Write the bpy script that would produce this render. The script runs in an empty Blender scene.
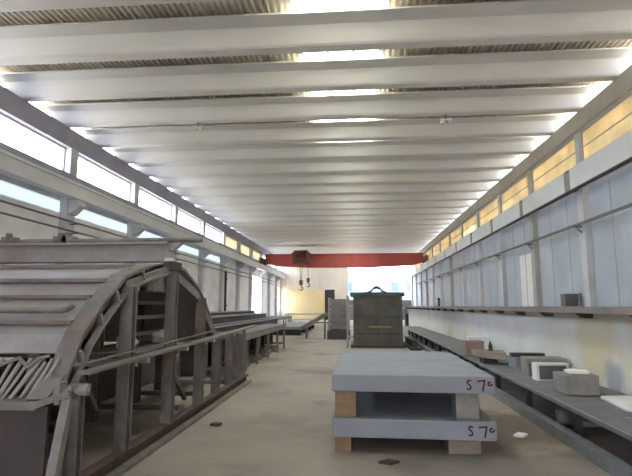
import bpy, bmesh, math, random
from mathutils import Vector, Matrix
random.seed(7)
S = bpy.context.scene
C = S.collection

# ------------------------------------------------------------------ materials
def mat(name, c1, c2=None, scale=2.0, rough=0.8, bump=0.0, stain=None, stain_amt=0.0, stain_scale=0.8,
        metal=0.0, spec=0.3, stretch=(1, 1, 1), fine=0.0):
    m = bpy.data.materials.new(name); m.use_nodes = True
    nt = m.node_tree; n = nt.nodes; l = nt.links
    b = n['Principled BSDF']
    b.inputs['Roughness'].default_value = rough
    b.inputs['Metallic'].default_value = metal
    b.inputs['Specular IOR Level'].default_value = spec
    if c2 is None: c2 = tuple(v * 0.8 for v in c1)
    g = n.new('ShaderNodeNewGeometry')
    mp = n.new('ShaderNodeMapping'); mp.inputs['Scale'].default_value = stretch
    l.new(g.outputs['Position'], mp.inputs['Vector'])
    t = n.new('ShaderNodeTexNoise'); t.inputs['Scale'].default_value = scale
    t.inputs['Detail'].default_value = 6; t.inputs['Roughness'].default_value = 0.65
    l.new(mp.outputs[0], t.inputs['Vector'])
    r = n.new('ShaderNodeValToRGB')
    r.color_ramp.elements[0].position = 0.32; r.color_ramp.elements[1].position = 0.68
    r.color_ramp.elements[0].color = (*c2, 1); r.color_ramp.elements[1].color = (*c1, 1)
    l.new(t.outputs['Fac'], r.inputs['Fac'])
    out = r.outputs[0]
    if stain:
        t2 = n.new('ShaderNodeTexNoise'); t2.inputs['Scale'].default_value = stain_scale
        t2.inputs['Detail'].default_value = 5
        l.new(mp.outputs[0], t2.inputs['Vector'])
        r2 = n.new('ShaderNodeValToRGB')
        r2.color_ramp.elements[0].position = 0.52; r2.color_ramp.elements[1].position = 0.72
        r2.color_ramp.elements[0].color = (0, 0, 0, 1)
        r2.color_ramp.elements[1].color = (stain_amt, stain_amt, stain_amt, 1)
        l.new(t2.outputs['Fac'], r2.inputs['Fac'])
        mx = n.new('ShaderNodeMixRGB'); l.new(r2.outputs[0], mx.inputs[0])
        l.new(out, mx.inputs[1]); mx.inputs[2].default_value = (*stain, 1)
        out = mx.outputs[0]
    l.new(out, b.inputs['Base Color'])
    if bump > 0:
        t3 = n.new('ShaderNodeTexNoise'); t3.inputs['Scale'].default_value = 18
        t3.inputs['Detail'].default_value = 4
        l.new(g.outputs['Position'], t3.inputs['Vector'])
        bp = n.new('ShaderNodeBump'); bp.inputs['Strength'].default_value = bump; bp.inputs['Distance'].default_value = 0.02
        l.new(t3.outputs['Fac'], bp.inputs['Height']); l.new(bp.outputs[0], b.inputs['Normal'])
    return m

def seen_through(name, tint, clear, trans, gloss=0.04):
    """sheet that lets daylight in: part clear, part diffusing"""
    m = bpy.data.materials.new(name); m.use_nodes = True
    nt = m.node_tree; n = nt.nodes; l = nt.links; n.clear()
    o = n.new('ShaderNodeOutputMaterial')
    tp = n.new('ShaderNodeBsdfTransparent'); tp.inputs[0].default_value = (*[v * clear for v in tint], 1)
    tl = n.new('ShaderNodeBsdfTranslucent'); tl.inputs[0].default_value = (*[v * trans for v in tint], 1)
    ad = n.new('ShaderNodeAddShader'); l.new(tp.outputs[0], ad.inputs[0]); l.new(tl.outputs[0], ad.inputs[1])
    gl = n.new('ShaderNodeBsdfGlossy'); gl.inputs['Roughness'].default_value = 0.2
    mx = n.new('ShaderNodeMixShader'); mx.inputs[0].default_value = gloss
    l.new(ad.outputs[0], mx.inputs[1]); l.new(gl.outputs[0], mx.inputs[2]); l.new(mx.outputs[0], o.inputs[0])
    return m

def screen_sheet(name, col, trans):
    m = bpy.data.materials.new(name); m.use_nodes = True
    nt = m.node_tree; n = nt.nodes; l = nt.links; n.clear()
    o = n.new('ShaderNodeOutputMaterial')
    g = n.new('ShaderNodeNewGeometry'); t = n.new('ShaderNodeTexNoise'); t.inputs['Scale'].default_value = 1.3
    l.new(g.outputs['Position'], t.inputs['Vector'])
    r = n.new('ShaderNodeValToRGB'); r.color_ramp.elements[0].position = .35; r.color_ramp.elements[1].position = .65
    r.color_ramp.elements[0].color = (*[v * .8 for v in col], 1); r.color_ramp.elements[1].color = (*col, 1)
    l.new(t.outputs['Fac'], r.inputs[0])
    d = n.new('ShaderNodeBsdfDiffuse'); l.new(r.outputs[0], d.inputs[0])
    tl = n.new('ShaderNodeBsdfTranslucent'); l.new(r.outputs[0], tl.inputs[0])
    mx = n.new('ShaderNodeMixShader'); mx.inputs[0].default_value = trans
    l.new(d.outputs[0], mx.inputs[1]); l.new(tl.outputs[0], mx.inputs[2]); l.new(mx.outputs[0], o.inputs[0])
    return m

M = {}
M['floor'] = mat('dusty_floor', (.385, .32, .265), (.30, .25, .208), 0.7, .75, .15, (.165, .135, .112), .85, .55)
M['beam'] = mat('white_concrete', (.83, .82, .80), (.76, .75, .73), 1.6, .5, .05, (.50, .49, .47), .4, .7, stretch=(.35, 1, 1))
M['sheet'] = mat('corrugated_sheet', (.84, .79, .72), (.76, .71, .64), 3, .8, .1)
M['eave'] = mat('eave_concrete', (.40, .39, .43), (.33, .32, .36), 1.5, .8, .1)
M['wall_l'] = mat('left_wall_paint', (.84, .83, .83), (.77, .76, .76), .9, .8, .1, (.52, .46, .41), .5, .6)
M['wall_r'] = mat('right_wall_paint', (.46, .485, .54), (.40, .43, .48), 1.2, .8, .08, (.60, .62, .64), .5, .6)
M['wall_low'] = mat('low_wall_paint', (.71, .675, .64), (.62, .59, .56), 1.4, .85, .1, (.60, .50, .27), .9, .7)
M['wall_e'] = mat('end_wall_paint', (.66, .58, .48), (.58, .51, .42), .8, .8, .05)
M['yellow'] = mat('yellow_door_paint', (.72, .56, .30), (.66, .50, .26), .6, .7)
M['column'] = mat('column_concrete', (.58, .58, .59), (.50, .50, .51), 2, .8, .1)
M['column_r'] = mat('column_concrete_warm', (.46, .44, .39), (.38, .365, .33), 2, .8, .1)
M['runway'] = mat('runway_concrete', (.70, .70, .70), (.62, .62, .62), 1.5, .8, .1)
M['steel'] = mat('grimy_steel', (.27, .24, .22), (.165, .145, .135), 4, .6, .25, (.20, .125, .085), .6, 1.6, metal=.15)
M['skin'] = mat('mould_skin', (.38, .35, .335), (.265, .245, .235), 2.2, .55, .25, (.27, .20, .165), .6, 1.4, metal=.2)
M['rust'] = mat('rusty_steel', (.16, .10, .082), (.10, .068, .058), 5, .75, .25)
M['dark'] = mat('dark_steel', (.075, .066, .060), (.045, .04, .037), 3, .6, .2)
M['pale_steel'] = mat('pale_worn_steel', (.40, .375, .34), (.29, .27, .245), 4, .55, .15, metal=.1)
M['timber'] = mat('old_timber', (.34, .22, .13), (.24, .155, .095), 6, .85, .2, stretch=(1, .3, 4))
M['timber_grey'] = mat('grey_timber', (.31, .25, .19), (.23, .185, .145), 6, .85, .2)
M['plank'] = mat('plank_wood', (.27, .24, .215), (.18, .16, .145), 5, .8, .2, stretch=(1, .2, 1))
M['slab'] = mat('precast_slab', (.31, .318, .34), (.26, .268, .288), 2.5, .8, .15, (.22, .225, .24), .5, 1.2)
M['block'] = mat('rough_block', (.32, .285, .255), (.235, .21, .188), 6, .9, .4)
M['white'] = mat('white_plaster', (.80, .78, .74), (.70, .68, .65), 3, .7, .05)
M['pink'] = mat('pink_brick', (.36, .235, .20), (.27, .18, .155), 5, .9, .2)
M['dark_panel'] = mat('dark_rust_sheet', (.085, .066, .06), (.06, .048, .045), 3, .7, .15)
M['worn'] = mat('worn_grey_steel', (.31, .285, .26), (.21, .19, .175), 5, .6, .2)
M['ledge'] = mat('ledge_timber', (.26, .215, .19), (.185, .155, .14), 4, .8, .2)
M['corbel'] = mat('corbel_concrete', (.30, .285, .26), (.24, .23, .21), 2, .8)
M['frost'] = seen_through('frosted_sheet', (.88, .94, 1.0), .0, .33, .03)
M['red'] = mat('crane_red', (.42, .085, .07), (.36, .07, .06), 1.2, .5, 0, (.30, .07, .06), .4, 1.5)
M['tank'] = mat('tank_steel', (.13, .118, .095), (.075, .07, .06), 1.4, .6, .2, (.17, .125, .07), .8, .9)
M['tank_dark'] = mat('tank_lid_steel', (.085, .09, .092), (.055, .058, .06), 2, .6, .1)
M['lime'] = mat('lime_paint', (.30, .33, .06), (.22, .24, .06), 4, .7)
M['bench'] = mat('bench_steel', (.215, .208, .205), (.145, .14, .138), 3, .6, .2)
M['angle'] = mat('bare_steel_angle', (.30, .31, .32), (.22, .225, .235), 4, .45, .1, metal=.4)
M['ink'] = mat('dark_red_paint', (.10, .022, .03), (.075, .018, .025), 8, .8)
M['pipe'] = mat('pipe_grey', (.17, .16, .16), (.12, .115, .115), 6, .6)
M['bldg'] = mat('pale_building', (.17, .20, .25), (.13, .16, .21), .4, .8)
M['bldg_win'] = mat('building_glass', (.06, .085, .13), (.045, .065, .10), 1, .3)
M['lens'] = mat('lamp_lens', (.78, .78, .72), (.7, .7, .65), 3, .4)
M['yard'] = mat('yard_ground', (.62, .58, .52), (.54, .50, .45), .5, .9)
M['glass'] = seen_through('window_glass', (.95, .98, 1.0), .95, .0)
M['rooflight'] = seen_through('rooflight_sheet', (1.0, .94, .80), .70, .40, .02)
M['tan_sheet'] = screen_sheet('tan_sheet', (.80, .68, .45), .28)
M['cream_sheet'] = screen_sheet('cream_sheet', (.80, .75, .58), .36)

def colour_patch(m, centre, radius, col, amt):
    # a noise-edged patch of its own shape mixed into the base colour
    nt = m.node_tree; n = nt.nodes; l = nt.links; b = n['Principled BSDF']
    src = b.inputs['Base Color'].links[0].from_socket
    g = n.new('ShaderNodeNewGeometry'); t = n.new('ShaderNodeTexNoise'); t.inputs['Scale'].default_value = 2.2; t.inputs['Detail'].default_value = 6
    l.new(g.outputs['Position'], t.inputs['Vector'])
    d = n.new('ShaderNodeVectorMath'); d.operation = 'DISTANCE'; d.inputs[1].default_value = centre
    l.new(g.outputs['Position'], d.inputs[0])
    dv = n.new('ShaderNodeMath'); dv.operation = 'DIVIDE'; dv.inputs[1].default_value = radius; l.new(d.outputs['Value'], dv.inputs[0])
    sb = n.new('ShaderNodeMath'); sb.operation = 'SUBTRACT'; l.new(t.outputs['Fac'], sb.inputs[0]); l.new(dv.outputs[0], sb.inputs[1])
    mr = n.new('ShaderNodeMapRange'); mr.inputs[1].default_value = -.35; mr.inputs[2].default_value = .1; mr.inputs[4].default_value = amt
    l.new(sb.outputs[0], mr.inputs[0])
    mx = n.new('ShaderNodeMixRGB'); l.new(mr.outputs[0], mx.inputs[0]); l.new(src, mx.inputs[1]); mx.inputs[2].default_value = (*col, 1)
    l.new(mx.outputs[0], b.inputs['Base Color'])
colour_patch(M['floor'], (1.95, 7.0, 0), 1.5, (.12, .085, .06), .75)  # brown stain on the floor
colour_patch(M['floor'], (1.5, 4.6, 0), 2.2, (.17, .15, .135), .6)  # wide grey-brown patch darkening the near floor
colour_patch(M['wall_low'], (3.68, 8.1, 1.0), 1.1, (.58, .47, .22), .6)  # yellow stain on the low wall
colour_patch(M['wall_low'], (3.68, 7.6, .55), .4, (.30, .30, .34), .8)  # blue-grey stain on the low wall

# ------------------------------------------------------------------ mesh helpers
class MB:
    def __init__(s): s.v = []; s.f = []
    def add(s, vs, fs):
        k = len(s.v); s.v += [Vector(p) for p in vs]; s.f += [[i + k for i in f] for f in fs]; return s
    def box(s, x0, x1, y0, y1, z0, z1):
        if x0 > x1: x0, x1 = x1, x0
        if y0 > y1: y0, y1 = y1, y0
        if z0 > z1: z0, z1 = z1, z0
        return s.add([(x0, y0, z0), (x1, y0, z0), (x1, y1, z0), (x0, y1, z0), (x0, y0, z1), (x1, y0, z1), (x1, y1, z1), (x0, y1, z1)],
                     [(3, 2, 1, 0), (4, 5, 6, 7), (0, 1, 5, 4), (1, 2, 6, 5), (2, 3, 7, 6), (3, 0, 4, 7)])
    def bar(s, a, b, w, h, up=(0, 0, 1)):
        a, b = Vector(a), Vector(b); d = (b - a).normalized(); up = Vector(up)
        if abs(d.dot(up)) > .98: up = Vector((1, 0, 0))
        r = d.cross(up).normalized(); u = r.cross(d).normalized()
        vs = [p + r * (sx * w / 2) + u * (sz * h / 2) for p in (a, b) for sx, sz in ((-1, -1), (1, -1), (1, 1), (-1, 1))]
        return s.add(vs, [(0, 1, 2, 3), (7, 6, 5, 4), (0, 4, 5, 1), (1, 5, 6, 2), (2, 6, 7, 3), (3, 7, 4, 0)])
    def ibar(s, a, b, w, h, t=.014, up=(0, 0, 1)):
        """H section: two flanges (w wide, h apart along up) and a web"""
        a, b = Vector(a), Vector(b); d = (b - a).normalized(); up = Vector(up)
        if abs(d.dot(up)) > .98: up = Vector((0, 1, 0))
        r = d.cross(up).normalized(); u = r.cross(d).normalized()
        for k in (-1, 1):
            o = u * (k * (h / 2 - t / 2)); s.bar(a + o, b + o, w, t, u)
        s.bar(a, b, t, h - 2 * t, u); return s
    def tube(s, a, b, r, n=8, r2=None):
        a, b = Vector(a), Vector(b); d = (b - a).normalized(); up = Vector((0, 0, 1))
        if abs(d.z) > .95: up = Vector((1, 0, 0))
        x = d.cross(up).normalized(); y = d.cross(x).normalized(); r2 = r if r2 is None else r2
        vs = []
        for p, q in ((a, r), (b, r2)):
            for i in range(n):
                t = 2 * math.pi * i / n; vs.append(p + x * (q * math.cos(t)) + y * (q * math.sin(t)))
        fs = [(i, (i + 1) % n, n + (i + 1) % n, n + i) for i in range(n)]
        fs += [tuple(range(n - 1, -1, -1)), tuple(range(n, 2 * n))]
        return s.add(vs, fs)
    def path(s, pts, r, n=8):
        for a, b in zip(pts[:-1], pts[1:]): s.tube(a, b, r, n)
        return s
    def prism_x(s, prof, x0, x1):
        """profile of (y, z) extruded along x"""
        n = len(prof)
        vs = [(x0, y, z) for y, z in prof] + [(x1, y, z) for y, z in prof]
        fs = [(i, (i + 1) % n, n + (i + 1) % n, n + i) for i in range(n)]
        fs += [tuple(range(n - 1, -1, -1)), tuple(range(n, 2 * n))]
        return s.add(vs, fs)
    def prism_y(s, prof, y0, y1):
        n = len(prof)
        vs = [(x, y0, z) for x, z in prof] + [(x, y1, z) for x, z in prof]
        fs = [(i, (i + 1) % n, n + (i + 1) % n, n + i) for i in range(n)]
        fs += [tuple(range(n - 1, -1, -1)), tuple(range(n, 2 * n))]
        return s.add(vs, fs)
    def prism_z(s, prof, z0, z1):
        n = len(prof)
        vs = [(x, y, z0) for x, y in prof] + [(x, y, z1) for x, y in prof]
        fs = [(i, (i + 1) % n, n + (i + 1) % n, n + i) for i in range(n)]
        fs += [tuple(range(n - 1, -1, -1)), tuple(range(n, 2 * n))]
        return s.add(vs, fs)
    def ribbon_x(s, line, th, x0, x1):
        """open (y, z) polyline given thickness below, extruded along x"""
        low = []
        for i, (y, z) in enumerate(line):
            a = line[max(i - 1, 0)]; b = line[min(i + 1, len(line) - 1)]
            dy, dz = b[0] - a[0], b[1] - a[1]; q = math.hypot(dy, dz)
            low.append((y + dz / q * th, z - dy / q * th))
        n = len(line)
        for i in range(n - 1):
            s.prism_x([line[i], line[i + 1], low[i + 1], low[i]], x0, x1)
        return s
    def rough(s, amt):
        for p in s.v: p += Vector((random.uniform(-amt, amt), random.uniform(-amt, amt), random.uniform(-amt, amt)))
        return s
    def build(s, name, m, parent=None, bevel=0.0, smooth=False):
        xs = [p.x for p in s.v]; ys = [p.y for p in s.v]; zs = [p.z for p in s.v]
        if parent is None: o0 = Vector(((min(xs) + max(xs)) / 2, (min(ys) + max(ys)) / 2, min(zs)))
        else: o0 = world_of(parent)
        me = bpy.data.meshes.new(name)
        me.from_pydata([tuple(p - o0) for p in s.v], [], s.f)
        bm = bmesh.new(); bm.from_mesh(me); bmesh.ops.recalc_face_normals(bm, faces=bm.faces); bm.to_mesh(me); bm.free()
        me.materials.append(m)
        if smooth:
            for p in me.polygons: p.use_smooth = True
        o = bpy.data.objects.new(name, me); C.objects.link(o)
        if parent is not None: o.parent = parent
        else: o.location = o0
        if bevel:
            b = o.modifiers.new('bevel', 'BEVEL'); b.width = bevel; b.segments = 2; b.limit_method = 'ANGLE'
        return o

def world_of(o):
    p = Vector((0, 0, 0))
    while o is not None: p += o.location; o = o.parent
    return p

def tag(o, label, cat, group=None):
    o['label'] = label; o['category'] = cat
    if group: o['group'] = group
    return o
def thing(name, label, cat, loc, group=None):
    o = bpy.data.objects.new(name, None); C.objects.link(o); o.location = loc
    o.empty_display_size = .2
    return tag(o, label, cat, group)
def struct(o):
    o['kind'] = 'structure'; return o
def copy_tree(o, parent=None):
    c = o.copy(); C.objects.link(c)
    if parent is not None: c.parent = parent
    for ch in list(o.children): copy_tree(ch, c)
    return c

# ------------------------------------------------------------------ hall dimensions
XL, XR = -8.85, 6.35
Y0, Y1 = -12.0, 58.0
HB = 7.1                       # underside of roof beams
beamY = [10.04 + 1.97 * k for k in range(-11, 25)]
colL = [14.3 + 4.45 * k for k in range(-5, 10)]
colR = [14.1 + 3.95 * k for k in range(-6, 12)]

struct(MB().box(XL - .6, XR + .6, Y0, Y1 + .3, -.2, 0).build('floor', M['floor']))
struct(MB().box(-60, 60, Y1 + .3, 120, -.3, -.1).build('yard_ground', M['yard']))

# roof beams
for y in beamY:
    prof = [(y, HB), (y - .27, HB), (y - .33, HB + .03), (y - .52, HB + .20), (y - .62, HB + .28), (y - 1.0, HB + .305), (y - 1.0, HB + .345), (y - .55, HB + .37), (y - .35, HB + .43), (y + .02, HB + .43), (y + .02, HB + .03)]
    struct(MB().prism_x(prof, XL - .3, XR + .3).build('roof_beam', M['beam']))

# corrugated roof sheets either side of the rooflights
SKX = [(-1.22, -.66), (-.60, -.04), (.02, .57)]
def corrugated(x0, x1, y0, y1, z, pitch, amp, th=.012):
    mb = MB(); pts = []
    x = x0
    pat = [(0, 0), (.32, 0), (.5, 1), (.82, 1)]
    k = 0
    while True:
        done = False
        for fx, fz in pat:
            xx = x0 + (k + fx) * pitch
            if xx > x1: done = True; break
            pts.append((xx, z + fz * amp))
        if done: break
        k += 1
    pts.append((x1, z))
    n = len(pts)
    vs = [(x, y0, z) for x, z in pts] + [(x, y1, z) for x, z in pts] + [(x, y0, z + th) for x, z in pts] + [(x, y1, z + th) for x, z in pts]
    fs = []
    for i in range(n - 1):
        fs.append((i, i + 1, n + i + 1, n + i)); fs.append((2 * n + i, 3 * n + i, 3 * n + i + 1, 2 * n + i + 1))
    return mb.add(vs, fs)
ZC = HB + .47
struct(corrugated(XL - .6, -1.32, Y0, Y1 + .4, ZC, .135, .075).build('ceiling', M['sheet']))
struct(corrugated(.66, XR + .6, Y0, Y1 + .4, ZC, .135, .075).build('ceiling', M['sheet']))
wn = 0
for i, y in enumerate(beamY[:-1]):
    ya, yb = y - .30, y + 1.97 - .30
    wn += 1
    if y < 3:
        struct(corrugated(-1.33, .67, ya, yb, ZC, .135, .10).build('ceiling', M['sheet'])); continue
    fr = MB()
    for xa, xb in ((-1.34, -1.22), (-.66, -.60), (-.04, .02), (.57, .69)): fr.box(xa, xb, ya, yb - .02, ZC - .01, ZC + .07)
    fr = struct(fr.build('window_%d' % wn, M['sheet']))
    for xa, xb in SKX:
        corrugated(xa, xb, ya, yb - .02, ZC + .005, .135, .05, .006).build('pane', M['rooflight'], fr)

# ---- left wall
WL = XL - .22           # plane of the wall sheets
struct(MB().box(XL - .45, XL, Y0, Y1, 6.5, HB).build('eave_beam', M['eave']))
struct(MB().box(XL - .42, XL - .32, Y0, Y1, HB, HB + .16).build('eave_upstand', M['eave']))
doors = [(41.6, 45.4, .9, 4.4), (54.6, 57.6, .9, 3.8)]
w = MB(); yy = Y0
for a, b, z0, z1 in doors:
    w.box(WL - .15, WL, yy, a, 0, 4.42).box(WL - .15, WL, yy, a, 4.86, 5.35).box(WL - .15, WL, max(yy, colL[9]), a, 4.42, 4.86)
    if yy == Y0: w.box(WL - .15, WL, yy, colL[0], 4.42, 4.86)
    w.box(WL - .15, WL, a, b, 0, z0); w.box(WL - .15, WL, a, b, z1, 5.35); yy = b
w.box(WL - .15, WL, yy, Y1, 0, 5.35)
struct(w.build('wall_left', M['wall_l']))
struct(MB().box(WL - .25, XL + .12, Y0, Y1, 5.35, 5.62).build('window_sill_beam', M['eave']))
for y in colL:
    c = MB().box(WL, XL + .02, y - .22, y + .22, 0, 5.35).box(XL - .30, XL + .02, y - .2, y + .2, 5.62, 6.5)
    c.prism_y([(XL, 4.4), (XL + .10, 4.4), (XL + .36, 4.66), (XL + .36, 4.84), (XL, 4.84)], y - .19, y + .19)
    struct(c.build('wall_column', M['column']))
struct(MB().box(XL + .12, XL + .42, Y0, Y1, 4.84, 5.3).box(XL + .07, XL + .47, Y0, Y1, 5.22, 5.30).build('crane_runway_beam', M['runway']))
struct(MB().box(XL + .24, XL + .30, Y0, Y1, 5.30, 5.36).build('crane_runway_rail', M['dark']))
for a, b in zip(colL[:-1], colL[1:]):
    wn += 1
    a2, b2 = a + .2, b - .2
    f = MB().box(XL - .24, XL - .18, a2, b2, 5.62, 5.67).box(XL - .24, XL - .18, a2, b2, 6.45, 6.5).box(XL - .24, XL - .18, a2, a2 + .05, 5.67, 6.45).box(XL - .24, XL - .18, b2 - .05, b2, 5.67, 6.45)
    f = struct(f.build('window_%d' % wn, M['column']))
    if a < colL[9] - .1:
        wn += 1
        g = struct(MB().box(WL - .09, WL - .04, a, b, 4.42, 4.45).box(WL - .09, WL - .04, a, b, 4.83, 4.86).build('window_%d' % wn, M['column']))
        MB().box(WL - .07, WL - .06, a, b, 4.45, 4.83).build('pane', M['frost'], g)
    tint = M['cream_sheet'] if 31.5 < a < 45 else M['glass']
    MB().box(XL - .215, XL - .205, a2 + .05, b2 - .05, 5.67, 6.45).build('pane', tint, f)
for a, b, z0, z1 in doors:
    wn += 1
    f = MB()
    for t in (0, .5, 1): yk = a + .04 + t * (b - a - .08); f.box(WL - .10, WL - .05, yk - .04, yk + .04, z0, z1)
    f.box(WL - .10, WL - .05, a, b, z0, z0 + .08).box(WL - .10, WL - .05, a, b, z1 - .08, z1).box(WL - .10, WL - .05, a, b, (z0 + z1) / 2 - .03, (z0 + z1) / 2 + .03)
    f = struct(f.build('window_%d' % wn, M['column']))
    MB().box(WL - .08, WL - .07, a + .08, b - .08, z0 + .08, z1 - .08).build('pane', M['glass'], f)

# ---- right wall
WR = XR + .12
struct(MB().box(XR, XR + .45, Y0, Y1, 6.62, HB).box(XR + .1, XR + .4, Y0, Y1, 6.5, 6.62).build('eave_beam', M['column_r']))
struct(MB().box(WR, WR + .15, Y0, Y1, 0, 5.2).build('wall_right', M['wall_r']))
struct(MB().box(XR - .02, WR + .25, Y0, Y1, 5.42, 5.62).build('window_sill_beam', M['column_r']))
for y in colR:
    struct(MB().box(XR - .06, WR, y - .17, y + .17, 1.585, 5.42).box(XR - .02, WR + .05, y - .15, y + .15, 5.62, 6.5).build('wall_column', M['column_r'] if (int(y) % 3 == 0) else M['column']))
for a, b in zip(colR[:-1], colR[1:]):
    struct(MB().box(XR - .36, XR - .10, a + .22, b - .16, 4.82, 5.40).build('crane_runway_beam', M['runway']))
    struct(MB().box(XR - .345, XR - .02, a - .16, a + .22, 4.84, 5.36).build('runway_corbel', M['corbel']))
    wn += 1
    a2, b2 = a + .15, b - .15
    f = MB().box(XR + .04, XR + .09, a2, b2, 5.62, 5.66).box(XR + .04, XR + .09, a2, b2, 6.46, 6.5).box(XR + .04, XR + .09, a2, a2 + .04, 5.66, 6.46).box(XR + .04, XR + .09, b2 - .04, b2, 5.66, 6.46)
    f.box(XR + .04, XR + .09, a2, b2, 6.03, 6.05)
    f = struct(f.build('window_%d' % wn, M['column_r']))
    MB().box(XR + .06, XR + .07, a2 + .04, b2 - .04, 5.66, 6.03).build('pane', M['cream_sheet'] if wn % 5 == 0 else M['tan_sheet'], f)
    MB().box(XR + .06, XR + .07, a2 + .04, b2 - .04, 6.05, 6.46).build('pane', M['tan_sheet'], f)
struct(MB().box(XR - .36, XR - .26, Y0, Y1, 4.77, 4.82).build('trim_1', M['dark']))
struct(MB().box(XR - .28, XR - .22, Y0, Y1, 5.40, 5.45).build('crane_runway_rail', M['dark']))
# vertical joint strips between wall panels
for k, y in enumerate(colR):
    for d in (1.3, 2.65):
        struct(MB().box(WR - .012, WR + .02, y + d - .018, y + d + .018, 1.585, 4.8).build('wall_joint', M['column_r']))
d = struct(MB().box(WR - .04, WR + .02, 18.55, 19.9, 1.585, 3.55).build('door_3', M['white']))
MB().box(WR - .05, WR - .04, 19.2, 19.24, 1.585, 3.55).build('door_joint', M['column_r'], d)
# raised platform and low wall along the right side
PX = 3.68
struct(MB().box(PX, WR, Y0, 36, 0, 1.42).build('wall_low_right', M['wall_low']))
struct(MB().box(PX - .32, WR, Y0, 40, 1.49, 1.585).build('ledge', M['ledge']))
struct(MB().box(PX - .06, WR, Y0, 40, 1.42, 1.49).build('trim_2', M['white']))
y = 6.5
while y < 36:
    struct(MB().prism_y([(PX - .26, 1.49), (PX - .06, 1.49), (PX - .06, 1.41), (PX - .16, 1.41)], y - .09, y + .09).build('ledge_bracket', M['dark'])); y += 1.55
struct(MB().box(PX + .3, WR, 36, 36.2, 0, 1.42).build('wall_low_right', M['wall_low']))

# ---- end walls
w = MB().box(XL - .45, -1.0, Y1, Y1 + .25, 3.55, ZC).box(XL - .45, -3.75, Y1, Y1 + .25, 0, 3.55).box(-2.6, -1.0, Y1, Y1 + .25, 0, 3.55)
w.box(-1.0, XR + .45, Y1, Y1 + .25, 6.4, ZC)
struct(w.build('wall_end', M['wall_e']))
struct(MB().box(-1.0, XR + .45, Y1, Y1 + .25, 0, 2.3).build('wall_end_low', M['steel']))
for k in range(9):
    x = -8.2 + .9 * k
    struct(MB().box(x - .025, x + .025, Y1 - .02, Y1, 3.6, 7.0).build('wall_joint', M['runway']))
d = struct(MB().box(-8.3, -3.85, Y1 - .12, Y1 - .02, .1, 3.5).build('door_1', M['yellow']))
for k in range(1, 4):
    MB().box(-8.3 + 1.11 * k - .02, -8.3 + 1.11 * k + .02, Y1 - .135, Y1 - .12, .1, 3.5).build('door_joint', M['wall_e'], d)
d = struct(MB().box(-3.75, -3.68, Y1 - .02, Y1 + .2, 0, 3.5).box(-2.67, -2.6, Y1 - .02, Y1 + .2, 0, 3.5).box(-3.68, -2.67, Y1 - .02, Y1 + .2, 3.43, 3.5).build('door_2', M['dark']))
MB().box(-3.68, -2.67, Y1 + .15, Y1 + .2, 0, 3.43).build('door_leaf', M['dark'], d)
# wall behind the camera with the wide gateway the daylight comes through
w = MB().box(XL - .45, -3.6, Y0 - .25, Y0, 0, ZC).box(1.6, XR + .45, Y0 - .25, Y0, 0, ZC).box(-3.6, 1.6, Y0 - .25, Y0, 3.9, ZC)
struct(w.build('wall_back', M['wall_e']))

# ------------------------------------------------------------------ building outside
bd = thing('factory_building', 'pale blue-grey building outside, seen over the low end wall', 'building', (3, 74, -.1))
MB().box(-6, 14, 74, 80, -.1, 6.6).build('wall', M['bldg'], bd)
MB().box(-6.2, 14.2, 73.8, 80.2, 6.6, 6.9).build('roof', M['bldg'], bd)
for k in range(7):
    x = -4.2 + 2.3 * k
    f = MB().box(x, x + 1.3, 73.93, 74.02, 3.7, 5.2).build('window', M['bldg'], bd)
    MB().box(x + .1, x + 1.2, 73.91, 73.935, 3.8, 5.1).build('pane', M['bldg_win'] if k not in (2, 3) else M['bldg'], f)

# ------------------------------------------------------------------ overhead crane
CY = 44.5
cr = thing('overhead_crane', 'red overhead travelling crane spanning the hall between both side walls', 'crane', (-1.2, CY, 5.0))
gp = [(-8.35, 5.45), (-7.2, 5.20), (-4, 5.06), (1.5, 5.06), (4.9, 5.20), (5.95, 5.48), (5.95, 6.25), (-8.35, 6.25)]
MB().prism_y(gp, CY - .25, CY + .25).build('girder', M['red'], cr)
MB().box(-8.4, 6.0, CY - .33, CY + .33, 6.25, 6.31).build('top_flange', M['red'], cr)
for x in (XL + .31, XR - .25):
    z = 5.36 if x < 0 else 5.45
    t = MB().box(x - .15, x + .15, CY - 1.3, CY + 1.3, z + .1, z + .55).build('end_truck', M['rust'], cr)
    for s in (-1, 1):
        MB().tube((x - .06, CY + s * .95, z + .14), (x + .06, CY + s * .95, z + .14), .14, 12).build('wheel', M['dark'], t)
tr = MB().box(-5.85, -4.2, CY - .7, CY + .7, 6.31, 6.40).box(-5.7, -4.4, CY - .45, CY + .35, 6.40, 6.62).box(-5.75, -5.55, CY - .75, CY - .34, 5.4, 6.36).box(-4.5, -4.3, CY - .75, CY - .34, 5.4, 6.36).box(-5.75, -4.3, CY - .72, CY - .4, 5.5, 5.9).build('trolley', M['rust'], cr)
MB().tube((-5.5, CY - .56, 5.7), (-4.6, CY - .56, 5.7), .19, 14).build('rope_drum', M['dark'], tr)
MB().tube((-5.12, CY - .56, 5.6), (-5.04, CY - .56, 3.85), .03, 6).tube((-4.86, CY - .56, 5.6), (-4.94, CY - .56, 3.85), .03, 6).build('hoist_rope', M['dark'], tr)
def hook_block(x, zt, s):
    b = MB().box(x - .13 * s, x + .13 * s, CY - .66, CY - .46, zt - .45 * s, zt).tube((x - .15 * s, CY - .56, zt - .2 * s), (x + .15 * s, CY - .56, zt - .2 * s), .19 * s, 12)
    b = b.build('hook_block', M['rust'], tr)
    pts = [(x, CY - .56, zt - .45 * s)]
    for k in range(9):
        a = math.radians(90 - k * 30); pts.append((x + .16 * s * math.cos(a), CY - .56, zt - .74 * s + .16 * s * math.sin(a)))
    MB().path(pts, .05 * s, 6).build('hook', M['dark'], b)
hook_block(-4.99, 3.9, 1.0)
MB().tube((-4.35, CY - .56, 5.6), (-4.35, CY - .56, 4.1), .022, 6).build('hoist_rope', M['dark'], tr)
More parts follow.
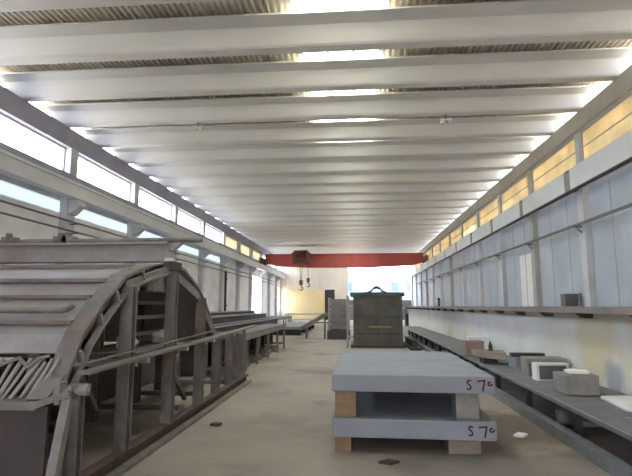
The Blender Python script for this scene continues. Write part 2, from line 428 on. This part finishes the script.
hook_block(-4.35, 4.1, .9)

# ------------------------------------------------------------------ ceiling lamps under the beams
def lamp(x, y, label):
    t = thing('ceiling_lamp', label, 'lamp', (x, y, HB), 'lamps under the roof beams')
    MB().tube((x, y, HB - .16), (x, y, HB), .02, 8).build('stem', M['pale_steel'], t)
    MB().box(x - .17, x + .17, y - .08, y + .08, HB - .21, HB - .16).build('housing', M['lens'], t, .01)
    MB().tube((x - .09, y, HB - .27), (x - .09, y, HB - .21), .055, 12, .07).build('lens', M['white'], t)
    MB().tube((x + .09, y, HB - .27), (x + .09, y, HB - .21), .055, 12, .07).build('lens', M['white'], t)
lamp(-4.72, beamY[13] - .14, 'small pale twin-head lamp under a roof beam, nearer the left windows')
lamp(2.62, beamY[13] - .14, 'small pale twin-head lamp under a roof beam, nearer the tan right windows')

# ------------------------------------------------------------------ pipes along the walls
for z, lab in ((4.15, 'thin dark pipe along the left wall, upper of two'), (3.86, 'thin dark pipe along the left wall, lower of two')):
    t = thing('wall_pipe', lab, 'pipe', (XL + .2, 20, z), 'pipes along the left wall')
    MB().tube((XL + .2, Y0 + .2, z), (XL + .2, 52, z), .028, 8).build('pipe', M['pipe'], t)
    for k, y in enumerate(colL):
        if y < 50: MB().bar((XL, y, z - .04), (XL + .26, y, z - .04), .05, .03).build('bracket', M['pipe'], t)
t = thing('drainpipe', 'dark vertical downpipe on the left wall beyond the arched formwork', 'pipe', (WL + .08, 32.9, 1.2))
MB().tube((WL + .14, 32.9, 0), (WL + .14, 32.9, 4.0), .10, 10).build('pipe', M['dark'], t)
for z in (1.6, 3.4): MB().box(WL + .002, WL + .25, 32.76, 33.04, z, z + .08).build('bracket', M['dark'], t)
t = thing('conductor_rail', 'dark conductor rail on brackets along the pale right wall', 'rail', (XR - .25, 20, 3.85))
MB().bar((XR - .22, Y0 + .2, 3.84), (XR - .22, 52, 3.84), .05, .07).build('rail', M['pipe'], t)
for y in colR:
    if y < 52: MB().bar((XR - .06, y, 3.80), (XR - .28, y, 3.80), .05, .05).bar((XR - .06, y, 3.62), (XR - .22, y, 3.79), .03, .03).build('bracket', M['pipe'], t)

# ------------------------------------------------------------------ precast slabs on blocks
def slab(z0, z1, dx, label):
    t = thing('concrete_slab', label, 'slab', (.6, 7.1, z0), 'grey precast slabs in the stack')
    x0, x1 = -.29 + dx, 1.48 + dx
    mb = MB().prism_z([(x0, 5.66), (x1, 5.62), (x1 + .05, 8.62), (x0 + .03, 8.56)], z0, z1)
    mb.build('panel', M['slab'], t, .012)
    # hand-painted marks on the front face: an S, a 7 and a small c
    ink = MB(); zc = (z0 + z1) / 2
    yf = lambda q: 5.66 - .04 * q / 1.77 - .003
    def stroke(pts):
        for a, b in zip(pts[:-1], pts[1:]): ink.bar((x0 + a[0], yf(a[0]), zc + a[1]), (x0 + b[0], yf(b[0]), zc + b[1]), .006, .016, (0, 0, 1) if abs(a[0] - b[0]) > abs(a[1] - b[1]) else (1, 0, 0))
    stroke([(1.52, .045), (1.49, .05), (1.475, .03), (1.49, .008), (1.51, -.008), (1.515, -.03), (1.495, -.045), (1.47, -.04)])
    stroke([(1.58, .04), (1.62, .045), (1.665, .05), (1.655, .01), (1.645, -.03), (1.64, -.065)])
    stroke([(1.725, .03), (1.705, .035), (1.695, .015), (1.705, -.005), (1.73, 0), (1.745, .02)])
    ink.build('painted_mark', M['ink'], t)
slab(.165, .365, .0, 'lower grey precast slab with red painted marks, resting on timber blocks near floor')
slab(.655, .84, .0, 'upper grey precast slab with red painted marks, topmost of the stack')
def sup(x0, x1, y0, y1, z0, z1, m, lab):
    tag(MB().box(x0, x1, y0, y1, z0, z1).build('support_block', M[m], None, .008), lab, 'block', 'blocks under the slabs')
sup(-.26, -.08, 5.72, 6.0, 0, .165, 'timber', 'brown timber block under the lower slab, its front left corner')
sup(.98, 1.33, 5.72, 6.0, 0, .165, 'timber_grey', 'wide dull timber block under the lower slab, its front right corner')
sup(-.26, -.08, 8.1, 8.4, 0, .165, 'timber_grey', 'timber block under the lower slab, its rear left corner')
sup(.98, 1.33, 8.1, 8.4, 0, .165, 'timber_grey', 'timber block under the lower slab, its rear right corner')
sup(-.26, -.02, 5.74, 6.0, .365, .655, 'timber', 'orange-brown timber block between the two slabs, front left')
sup(1.08, 1.33, 5.74, 6.0, .365, .655, 'block', 'pale grey block between the two slabs, front right')
sup(-.26, -.02, 8.1, 8.4, .365, .655, 'timber', 'timber block between the two slabs, rear left')
sup(1.08, 1.33, 8.1, 8.4, .365, .655, 'block', 'grey block between the two slabs, rear right')

# ------------------------------------------------------------------ steel tank mould
TX0, TX1, TY0, TY1 = -.15, 1.74, 19.4, 21.4
t = thing('steel_mould_tank', 'tall dark steel mould box with lid and lifting lug behind the slab stack', 'tank', (.8, 20.4, 0))
MB().box(TX0 - .1, TX1 + .1, TY0 - .1, TY1 + .1, 0, .12).build('base', M['dark'], t)
MB().box(TX0, TX1, TY0, TY1, .12, 1.98).build('shell', M['tank'], t)
MB().box(TX0 - .12, TX1 + .1, TY0 - .12, TY1 + .1, 1.98, 2.13).build('lid', M['tank_dark'], t)
lug = [(.32, 2.13), (.55, 2.22), (.68, 2.36), (.79, 2.40), (.90, 2.36), (1.03, 2.22), (1.26, 2.13), (1.0, 2.13), (.93, 2.24), (.79, 2.29), (.65, 2.24), (.58, 2.13)]
mb = MB()
n = len(lug); mb.add([(x, TY0 + .4, z) for x, z in lug] + [(x, TY0 + .5, z) for x, z in lug], [])
for i in range(n): mb.f.append([i, (i + 1) % n, n + (i + 1) % n, n + i])
for off in (0, n):
    for a in ((0, 1, 10, 11), (1, 2, 9, 10), (2, 3, 9), (3, 4, 9), (4, 5, 8, 9), (5, 6, 7, 8)): mb.f.append([i + off for i in a])
mb.build('lifting_lug', M['tank_dark'], t)
for x in (TX0 + .03, .42, .95, TX1 - .03):
    MB().box(x - .035, x + .035, TY0 - .09, TY0, .12, 1.98).build('rib', M['tank'], t)
for z in (.55, 1.2):
    MB().box(TX0, TX1, TY0 - .055, TY0, z - .04, z + .04).build('waler', M['tank_dark'], t)
for x, y in ((TX0 - .22, TY0 - .05), (TX0 - .22, TY0 + .6)):
    MB().tube((x, y, 0), (x, y, 2.0), .045, 8).bar((x, y, .4), (TX0 + .01, y, .4), .05, .05).bar((x, y, 1.6), (TX0 + .01, y, 1.6), .05, .05).build('side_strut', M['pale_steel'], t)
MB().box(.45, 1.3, TY0 - .099, TY0 - .09, .78, .83).build('lime_stripe', M['lime'], t)
tag(MB().box(1.93, 2.33, 18.3, 21.5, .0, .10).box(2.0, 2.2, 18.6, 21.2, .1, .35).build('steel_pallet', M['dark'], None), 'dark steel pallet on the floor at the right of the tank', 'pallet')

# ------------------------------------------------------------------ bench along the right side
b = thing('steel_bench', 'long low steel bench along the stained right wall', 'bench', (3.0, 14, 0))
MB().prism_z([(2.53, 2.0), (PX - .02, 2.0), (PX - .02, 30), (2.75, 30)], .375, .405).build('bench_top', M['bench'], b)
MB().bar((2.54, 2.0, .372), (2.76, 30, .372), .02, .06).bar((2.52, 2.0, .398), (2.74, 30, .398), .05, .012).build('edge_angle', M['angle'], b)
y = 3.0
while y < 30:
    xx = 2.57 + (y - 2) * .0078
    MB().box(xx + .08, xx + .16, y - .04, y + .04, 0, .375).build('leg', M['dark'], b)
    MB().box(PX - .14, PX - .06, y - .04, y + .04, 0, .375).build('leg', M['dark'], b)
    MB().box(xx + .16, PX - .14, y - .03, y + .03, .12, .18).build('cross_bar', M['bench'], b); y += 1.8
c = thing('floor_channel', 'worn steel channel lying on the floor in front of the bench', 'channel', (2.4, 14, 0))
MB().box(2.40, 2.43, 2.0, 26, 0, .135).box(2.43, 2.52, 2.0, 26, .12, .135).box(2.43, 2.52, 2.0, 26, 0, .015).build('channel', M['angle'], c)
tag(MB().tube((2.68, 7.15, .11), (3.2, 7.05, .11), .11, 16).build('steel_roller', M['steel'], None, .01, False), 'grey steel roller lying on floor under the bench', 'roller')

ZB = .406
def block(name, x0, x1, y0, y1, z0, z1, m, label, cat='block', bev=.01, rough=0.0, group=None):
    return tag(MB().box(x0, x1, y0, y1, z0, z1).rough(rough).build(name, M[m], None, bev), label, cat, group)
block('stone_block', 2.79, 3.23, 7.05, 7.5, ZB + .005, .675, 'block', 'rough pale concrete block on bench with a white chip on top', 'block', .015, .004)
tag(MB().prism_z([(2.86, 7.12), (3.12, 7.09), (3.16, 7.25), (3.04, 7.38), (2.88, 7.34)], .681, .725).build('stone_chip', M['white'], None, .012), 'flat white stone chip on top of the rough pale block', 'stone')
t = thing('concrete_mould', 'grey concrete box with white rim and dark inside, behind the rough block', 'mould', (3.1, 8.9, ZB))
MB().box(2.88, 2.92, 8.4, 8.62, ZB, .675).box(3.35, 3.39, 8.4, 8.62, ZB, .675).box(2.92, 3.35, 8.4, 8.62, .645, .675).box(2.92, 3.35, 8.4, 8.62, ZB, ZB + .02).build('rim', M['white'], t)
MB().box(2.92, 3.35, 8.43, 8.6, ZB + .02, .645).build('core', M['bench'], t)
block('stone_block', 2.95, 3.62, 9.0, 9.4, ZB, .70, 'block', 'pale block on the bench standing behind the white-rimmed box')
block('stone_block', 3.03, 3.3, 10.0, 10.4, ZB, .62, 'slab', 'blue-grey block under the end of the dark bar', 'block')
tag(MB().box(3.0, 3.62, 10.05, 10.22, .62, .69).build('steel_bar', M['dark'], None, .005), 'short dark steel bar lying across the blue-grey block', 'bar')
tag(MB().prism_z([(2.62, 10.6), (2.98, 10.35), (3.1, 11.0), (2.5, 11.3)], ZB + .12, ZB + .26).build('timber_plank', M['timber_grey'], None, .01), 'tan timber plank on the bench with dark packer beneath', 'plank')
tag(MB().box(2.62, 2.9, 10.75, 11.05, ZB, ZB + .12).build('packer', M['dark'], None), 'dark packer beneath the tan plank on the bench', 'packer')
t = thing('bottle', 'small dark bottle standing on the tan timber plank', 'bottle', (2.8, 10.85, ZB + .26))
MB().tube((2.8, 10.85, ZB + .26), (2.8, 10.85, ZB + .37), .04, 12).tube((2.8, 10.85, ZB + .37), (2.8, 10.85, ZB + .42), .04, 12, .018).build('body', M['dark'], t)
MB().tube((2.8, 10.85, ZB + .42), (2.8, 10.85, ZB + .45), .02, 10).build('cap', M['rust'], t)
block('brick_crate', 2.62, 3.06, 12.4, 12.8, ZB, .76, 'pink', 'dull pink brick block on the bench beyond the tan plank')
block('white_board', 2.95, 3.5, 13.6, 13.75, ZB, .80, 'white', 'white board end standing on the bench beyond the pink block', 'board')
tag(MB().prism_z([(3.15, 6.9), (3.55, 6.96), (3.6, 6.1), (3.2, 5.85), (3.05, 6.1)], ZB, ZB + .035).build('white_sheet', M['white'], None, .008), 'white board scrap lying flat on the bench near the camera', 'board')
tag(MB().box(2.8, 3.5, 5.6, 5.66, ZB, ZB + .03).build('steel_flat', M['angle'], None), 'thin steel flat lying across the near end of the bench', 'bar')

# things on the ledge
tag(MB().box(5.92, 6.27, 14.62, 14.95, 1.587, 1.95).build('grey_box', M['pipe'], None, .01), 'dark grey box on the ledge against the right wall', 'box')
tag(MB().box(6.18, 6.25, 14.32, 14.42, 1.587, 1.95).build('upright_board', M['steel'], None), 'narrow upright board on the ledge beside the grey box', 'board')
t = thing('bollard', 'small dark post standing alone on the far ledge', 'post', (6.1, 37.6, 1.585))
MB().tube((6.1, 37.6, 1.585), (6.1, 37.6, 2.05), .08, 10).build('post', M['dark'], t)
MB().tube((6.1, 37.6, 2.05), (6.1, 37.6, 2.2), .13, 10, .07).build('cap', M['dark'], t)

# small rubbish on the floor
tag(MB().prism_z([(.2, 5.32), (.32, 5.28), (.42, 5.36), (.3, 5.42)], 0, .025).build('wood_scrap', M['dark'], None, .004), 'dark wood scrap on the floor in front of the slabs', 'scrap')
tag(MB().prism_z([(1.9, 6.5), (2.02, 6.46), (2.1, 6.55), (2.0, 6.63)], 0, .035).build('plaster_lump', M['white'], None, .01), 'white plaster lump on the floor beside the steel channel', 'rubble')
tag(MB().prism_z([(-2.0, 6.75), (-1.86, 6.72), (-1.85, 6.84), (-1.97, 6.86)], 0, .03).build('stone_chip', M['dark'], None, .006), 'dark stone chip on the floor beside the arched formwork', 'stone')

# ------------------------------------------------------------------ arched steel formwork on the left
FX, FL = -2.4, -7.4
P = [(3.90, .84), (3.99, 1.03), (4.20, 1.35), (4.52, 1.62), (4.95, 1.90), (5.5, 2.04), (6.2, 2.15), (6.7, 2.08), (7.3, 1.87), (7.75, 1.60), (8.1, 1.30), (8.3, 1.0)]
def pz(y):
    for (a, b), (c, d) in zip(P[:-1], P[1:]):
        if a <= y <= c: return b + (d - b) * (y - a) / (c - a)
    return 1
fw = thing('arched_formwork', 'large rusty arched steel formwork along the left side of the floor', 'formwork', (-4.5, 7, 0))
MB().ribbon_x([(4.10, 1.20)] + P[2:7], .02, FL, FX - .14).build('skin', M['skin'], fw)
MB().ribbon_x(P[6:], .02, FL, FX - .14).build('skin', M['skin'], fw)
for y, h in ((4.86, .035), (4.60, .028), (4.30, .035), (5.5, .03)):
    z = pz(y); MB().bar((FL, y - .02, z + .02), (FX - .16, y - .02, z + .02), .05, h).build('lap_strip', M['steel'], fw)
MB().path([(FL, 4.36, 1.56), (-2.72, 4.36, 1.56), (-2.66, 4.37, 1.575), (-2.63, 4.40, 1.61)], .028, 8).build('pipe_rail', M['steel'], fw)
rb = MB().ribbon_x([(y, z + .03) for y, z in P[:6]], .035, FX - .17, FX + .01).ribbon_x([(y + .02, z) for y, z in P[:6]], .12, FX - .09, FX - .07)
rb.build('rib', M['steel'], fw)
MB().ribbon_x([(y, z + .03) for y, z in P[6:]], .035, FX - .15, FX + .01).build('rib', M['steel'], fw)
MB().ribbon_x([(y + .10, z - .09) for y, z in P[1:7]], .03, FX - .03, FX + .03).build('inner_rib', M['worn'], fw)
for y in (4.12, 4.42, 4.72, 5.3):
    z = pz(y); MB().bar((FX, y + .02, z - .01), (FX, y + .08, z - .11), .05, .035).build('lug', M['worn'], fw)
MB().bar((FX - .02, 4.95, 1.80), (FX - .02, 6.2, 2.06), .05, .12).build('rafter', M['steel'], fw)
MB().bar((FX - .02, 6.2, 2.06), (FX - .02, 7.3, 1.76), .05, .12).build('rafter', M['steel'], fw)
MB().bar((FX - .02, 7.3, 1.76), (FX - .02, 8.3, 1.1), .05, .12).build('rafter', M['steel'], fw)
for X in (FX + .02, -3.35, -5.6, FL + .1):
    for y, top in ((4.12, .95), (5.0, 1.80), (6.2, 2.03), (7.4, 1.72), (8.3, 1.05)):
        if X < -5 and y in (4.12, 7.4): continue
        wd = .10 if y == 4.12 else .125
        MB().ibar((X, y, .16), (X, y, top - (.05 if X < FX - .1 else 0)), wd, wd, .018, (0, 1, 0)).build('post', M['steel'], fw)
for y in (9.2, 9.75, 10.3):
    MB().ibar((FX, y, .16), (FX, y, 1.10), .12, .12, .018, (0, 1, 0)).build('post', M['steel'], fw)
for X in (FX + .02, -3.35, FL + .1):
    MB().ibar((X, 3.5, .08), (X, 10.6, .08), .12, .16, .02).build('base_rail', M['rust'] if X > -3 else M['steel'], fw)
MB().bar((FX + .10, 3.4, .02), (FX + .10, 10.6, .02), .10, .04).build('base_flange', M['steel'], fw)
for y in (5.6, 6.9, 8.0, 9.2):
    MB().bar((FX - .08, y, .20), (FL + .1, y, .20), .07, .07).build('tie_bar', M['steel'], fw)
for y in (5.0, 6.2, 8.3):
    MB().bar((-3.4, y + .09, 1.0 + .02 * y), (FL + .1, y + .09, 1.0 + .02 * y), .05, .09).build('tie_bar', M['dark'], fw)
MB().bar((-2.55, 6.35, 1.0), (-2.55, 7.3, .25), .05, .06).build('brace', M['steel'], fw)
MB().bar((-3.25, 5.1, 1.5), (-3.25, 6.1, .3), .05, .06).build('brace', M['steel'], fw)
for k, z in enumerate((1.2, 1.42, 1.62, 1.8)):
    MB().box(-3.0, -2.95, 6.3, 7.6, z, z + .05).build('slat', M['pale_steel'], fw)
MB().box(FL - .04, FL, 4.2, 7.9, .3, 1.45).build('back_sheet', M['dark'], fw)  # added dark sheet closing the far end to keep the interior dark
MB().box(-4.2, -4.16, 5.9, 7.9, .3, 1.95).build('shade_sheet', M['dark'], fw)  # dark sheets added in place of the shade under the shell
MB().box(-4.2, -4.16, 4.3, 5.5, .3, 1.15).build('shade_sheet', M['dark'], fw)
MB().box(-3.9, -3.87, 4.0, 10.4, .16, 1.0).build('shade_sheet', M['dark'], fw)  # long dark sheet added for the shade seen between the posts
MB().tube((-2.6, 6.1, 1.98), (-2.6, 6.1, 1.78), .13, 14, .16).build('hopper', M['pale_steel'], fw)
# near foot: ledge plate, front sheet, struts
MB().box(FL, FX - .02, 3.62, 3.98, .84, .87).bar((FL, 3.63, .855), (FX - .01, 3.63, .855), .03, .06).ribbon_x([(3.62, .885), (3.98, .885)], .02, FX - .02, FX + .01).bar((FX - .02, 3.63, .86), (FX + .24, 3.64, .95), .03, .05).build('ledge_plate', M['steel'], fw)
MB().box(FL, FX + .05, 3.68, 3.71, .03, .84).build('front_sheet', M['dark_panel'], fw)
MB().ribbon_x([(3.98, 1.03), (3.86, .95), (3.74, .87)], .02, FX - .16, FX).build('foot_gusset', M['steel'], fw)
MB().bar((-2.20, 3.70, .90), (-2.28, 3.60, .0), .07, .07).build('strut', M['worn'], fw)
MB().box(FX + .10, FX + .22, 3.74, 3.98, .91, .97).tube((FX + .08, 3.70, .945), (FX + .34, 3.74, .955), .024, 10).box(FX + .11, FX + .15, 3.66, 3.76, .86, 1.02).box(FX + .20, FX + .23, 3.68, 3.76, .88, 1.0).tube((FX + .26, 3.73, .953), (FX + .33, 3.74, .956), .04, 8).build('foot_clamp', M['worn'], fw)
for k, (xa, xb, r) in enumerate([(-2.86, -2.84, .019), (-2.83, -2.75, .014), (-2.79, -2.70, .013), (-2.75, -2.65, .014), (-2.68, -2.62, .016), (-2.64, -2.56, .013), (-2.585, -2.575, .014), (-2.57, -2.50, .015), (-2.95, -2.92, .015), (-3.06, -3.0, .015)]):
    MB().tube((xa, 3.80 + .03 * (k % 3), .865), (xb, 4.03, 1.13 + .03 * (k % 2)), r, 8).build('prop', M['pale_steel'], fw)
MB().path([(-3.0, 3.96, 1.10), (-2.82, 3.98, 1.17), (-2.72, 3.96, 1.09), (-2.66, 3.98, 1.16), (-2.56, 3.98, 1.19)], .016, 6).build('bent_rod', M['steel'], fw)
# side plank walkway on brackets
MB().prism_x([(3.98, 1.04), (10.9, 1.16), (10.9, 1.185), (3.98, 1.065)], FX + .09, FX + .21).build('walkway_plank', M['plank'], fw)
MB().prism_x([(3.99, 1.11), (8.0, 1.20), (8.0, 1.215), (3.99, 1.125)], FX + .085, FX + .11).build('toe_board', M['plank'], fw)
for y in (5.1, 6.3, 7.5, 9.3):
    zt = 1.04 + .01734 * (y - 3.98)
    MB().box(FX - .6, FX + .09, y - .03, y + .03, zt - .09, zt - .02).box(FX + .08, FX + .22, y - .03, y + .03, zt - .05, zt).build('walkway_bracket', M['pale_steel'], fw)
# ridge girder
MB().ibar((-8.2, 6.3, 2.31), (FX - .08, 6.3, 2.31), .22, .26, .03).build('ridge_girder', M['skin'], fw)
MB().box(FX - .07, FX + .06, 6.1, 6.4, 2.06, 2.17).build('ridge_cap', M['dark'], fw)
MB().path([(-8.2, 6.32, 2.465), (-4.6, 6.32, 2.465), (-4.5, 6.32, 2.475), (-2.05, 6.34, 2.475)], .035, 8).build('ridge_pipe', M['steel'], fw)
for x in (-4.75, -4.0, -3.9):
    MB().tube((x, 6.3, 2.42), (x + .03, 6.25, 2.58), .04, 8).box(x - .08, x + .1, 6.24, 6.38, 2.47, 2.53).build('pipe_clamp', M['steel'], fw)
tag(MB().box(FX - .07, FX + .05, 6.12, 6.18, 2.174, 2.215).build('white_offcut', M['white'], None), 'small white offcut on the ridge cap of the arched formwork', 'offcut')
# sacks on a shelf inside
sh = MB().box(-3.2, -2.48, 5.45, 7.2, 1.06, 1.08).build('inner_shelf', M['plank'], fw)
def sack(x, y, z, s, label):
    me = bpy.data.meshes.new('sack'); bm = bmesh.new()
    bmesh.ops.create_icosphere(bm, subdivisions=3, radius=1)
    for v in bm.verts:
        k = 1 + .12 * math.sin(5 * v.co.x + 3 * v.co.y) + .08 * math.sin(7 * v.co.z + 2 * v.co.x)
        v.co = Vector((v.co.x * .16 * s * k, v.co.y * .2 * s * k, max(v.co.z, -.75) * .13 * s * k))
    zm = min(v.co.z for v in bm.verts)
    for v in bm.verts: v.co.z -= zm
    bm.to_mesh(me); bm.free(); me.materials.append(M['white'])
    for p in me.polygons: p.use_smooth = True
    o = bpy.data.objects.new('sack', me); o.location = (x, y, z); C.objects.link(o)
    tag(o, label, 'sack', 'pale sacks inside the formwork')
sack(-2.74, 5.78, 1.084, .75, 'pale sack inside the arched formwork, nearer the camera')
sack(-2.74, 6.78, 1.084, .75, 'pale sack inside the arched formwork, behind the second post')

# ------------------------------------------------------------------ trestle table and troughs beyond the formwork
def table(x0, x1, y0, y1, z, label, legs, m='plank'):
    t = thing('trestle_table', label, 'table', ((x0 + x1) / 2, (y0 + y1) / 2, 0))
    MB().box(x0, x1, y0, y1, z - .07, z).build('table_top', M[m], t)
    MB().bar((x1 - .02, y0, z - .12), (x1 - .02, y1, z - .12), .04, .10).build('apron', M['steel'], t)
    for y in legs:
        for x in (x0 + .06, x1 - .06):
            MB().box(x - .035, x + .035, y - .035, y + .035, 0, z - .07).build('leg', M['steel'], t)
        MB().box(x0 + .09, x1 - .09, y - .03, y + .03, .18, .24).build('stretcher', M['steel'], t)
    return t
table(-3.45, -2.72, 10.9, 19.0, .93, 'long narrow work table with steel legs beyond the formwork', (11.0, 12.3, 13.8, 15.4, 17.2, 18.8))
tb = [( -3.32, .12, 12.0, 17.5)]
for k in range(5):
    tag(MB().box(-3.25, -2.9, (11.3, 12.55, 14.1, 15.7, 17.5)[k], (12.0, 13.4, 15.0, 16.7, 18.4)[k], 0, .14 + .02 * (k % 2)).rough(.01).build('stone_block', M['block'], None, .02), ['low rough stone block under the long table, nearest of five', 'low rough stone block under the long table, second of five', 'low rough stone block under the long table, third of five', 'low rough stone block under the long table, fourth of five', 'low rough stone block under the long table, farthest of five'][k], 'block', 'stone blocks under the table')
def trough(x0, x1, y0, y1, z0, z1, label):
    t = thing('steel_trough', label, 'trough', ((x0 + x1) / 2, (y0 + y1) / 2, 0), 'long steel troughs')
    MB().box(x0, x1, y0, y1, z0, z0 + .03).box(x0, x0 + .03, y0, y1, z0, z1).box(x1 - .03, x1, y0, y1, z0, z1).box(x0, x1, y0, y0 + .03, z0, z1).box(x0, x1, y1 - .03, y1, z0, z1).build('body', M['dark'], t)
    MB().box(x1 - .05, x1 + .05, y0, y1, z1, z1 + .03).box(x0 - .05, x0 + .05, y0, y1, z1, z1 + .03).build('flange', M['pale_steel'], t)
    y = y0 + .4
    while y < y1:
        MB().box(x0, x1, y - .05, y + .05, 0, z0).build('leg', M['dark'], t); y += 1.9
trough(-4.05, -3.55, 10.9, 22, .82, 1.05, 'long steel trough beside the work table, lowest of three')
trough(-4.75, -4.25, 10.9, 23, 1.0, 1.25, 'long steel trough behind the lowest trough, middle of three')
trough(-5.5, -5.0, 11.0, 24, 1.1, 1.36, 'long steel trough nearest the left wall, tallest of three')
table(-6.6, -5.0, 25.5, 38, .85, 'long low steel table running along the left wall', (26, 30, 34, 37.6), 'skin')

# low slab stack in the distance
t = thing('slab_stack', 'pale flat slab on dark bearers, on the floor left of the rack', 'slab', (-3.9, 30, 0))
MB().box(-4.85, -2.95, 27, 36, .33, .47).build('top_slab', M['slab'], t, .01)
for y in (27.3, 30, 33, 35.7): MB().box(-4.7, -3.1, y - .15, y + .15, 0, .33).build('bearer', M['dark'], t)
# grey rack and chute
t = thing('steel_rack', 'grey slatted steel rack standing left of the tall tank', 'rack', (-.9, 24.5, 0))
MB().box(-1.45, -.35, 24, 25.2, .0, .42).build('base', M['dark'], t)
for x in (-1.35, -.42):
    for y in (24.05, 25.1): MB().box(x - .05, x + .05, y - .05, y + .05, .42, 2.0).build('post', M['pale_steel'], t)
for k in range(6):
    MB().box(-1.33, -.43, 24.0, 24.06, .52 + .25 * k, .66 + .25 * k).build('slat', M['steel'], t)
MB().box(-1.3, -.45, 24.9, 25.0, .42, 1.95).build('back_sheet', M['steel'], t)
t = thing('chute', 'sloping grey chute leaning beside the slatted rack', 'chute', (-2.1, 24.6, 0))
MB().bar((-2.75, 24.6, .42), (-1.5, 24.6, 1.15), .8, .06).bar((-2.75, 24.2, .50), (-1.5, 24.2, 1.23), .04, .16).bar((-2.75, 25.0, .50), (-1.5, 25.0, 1.23), .04, .16).build('pan', M['steel'], t)
for x, h in ((-2.5, .53), (-1.6, 1.05)):
    for y in (24.25, 24.95): MB().box(x - .03, x + .03, y - .03, y + .03, 0, h).build('leg', M['steel'], t)
table(-6.0, -2.2, 41, 43.0, .95, 'wide far work table under the crane hooks', (41.2, 42.8), 'pale_steel')
tag(MB().box(-2.3, -.7, 39, 41, 0, 1.3).build('grey_crate', M['steel'], None, .02), 'large grey crate in the distance behind the slatted rack', 'crate')
tag(MB().box(3.9, 5.0, 40.5, 41.5, 0, 1.0).box(3.9, 3.96, 40.5, 41.5, 1.0, 1.6).build('steel_bin', M['dark'], None, .02), 'dark steel bin at far end of the right-hand ledge', 'bin')

# ------------------------------------------------------------------ daylight
W = bpy.data.worlds.new('sky'); S.world = W; W.use_nodes = True
nt = W.node_tree; n = nt.nodes; l = nt.links
bg = n['Background']
tc = n.new('ShaderNodeTexCoord'); sp = n.new('ShaderNodeSeparateXYZ'); l.new(tc.outputs['Generated'], sp.inputs[0])
mr = n.new('ShaderNodeMapRange'); mr.inputs[1].default_value = -1; mr.inputs[2].default_value = 1
l.new(sp.outputs['Z'], mr.inputs[0])
r = n.new('ShaderNodeValToRGB'); e = r.color_ramp.elements
e[0].position = 0.0; e[0].color = (.62, .55, .46, 1); e[1].position = 1.0; e[1].color = (.64, .86, 1.24, 1)
a = e.new(.49); a.color = (.70, .64, .55, 1); a = e.new(.51); a.color = (.94, 1.01, 1.12, 1); a = e.new(.7); a.color = (.78, .95, 1.22, 1)
l.new(mr.outputs[0], r.inputs[0]); l.new(r.outputs[0], bg.inputs['Color'])
bg.inputs['Strength'].default_value = 1.6

# ------------------------------------------------------------------ camera
F, VX, VY, H = 490.0, 357.0, 306.0, 1.6
Yc = Vector((VX - 316, 238 - VY, F)).normalized()
Zc = Vector((0, 1, (VY - 238) / F)).normalized()
Xc = Zc.cross(Yc)
if Xc.x < 0: Xc = -Xc
right = Vector((Xc[0], Yc[0], Zc[0])); up = Vector((Xc[1], Yc[1], Zc[1])); fwd = Vector((Xc[2], Yc[2], Zc[2]))
cam = bpy.data.cameras.new('camera'); co = bpy.data.objects.new('camera', cam); C.objects.link(co)
cam.sensor_fit = 'HORIZONTAL'; cam.sensor_width = 36; cam.lens = F / 632 * 36
cam.clip_end = 500; cam.clip_start = .05
co.matrix_world = Matrix(((right.x, up.x, -fwd.x, 0), (right.y, up.y, -fwd.y, 0), (right.z, up.z, -fwd.z, H), (0, 0, 0, 1)))
S.camera = co

v = S.view_settings; v.view_transform = 'Standard'; v.look = 'None'; v.gamma = 1; v.use_curve_mapping = False
v.exposure = 3.3
cy = S.cycles
cy.use_denoising = True
cy.max_bounces = 10; cy.diffuse_bounces = 8; cy.glossy_bounces = 3; cy.transparent_max_bounces = 12; cy.transmission_bounces = 6
cy.caustics_reflective = False; cy.caustics_refractive = False
cy.sample_clamp_indirect = 10
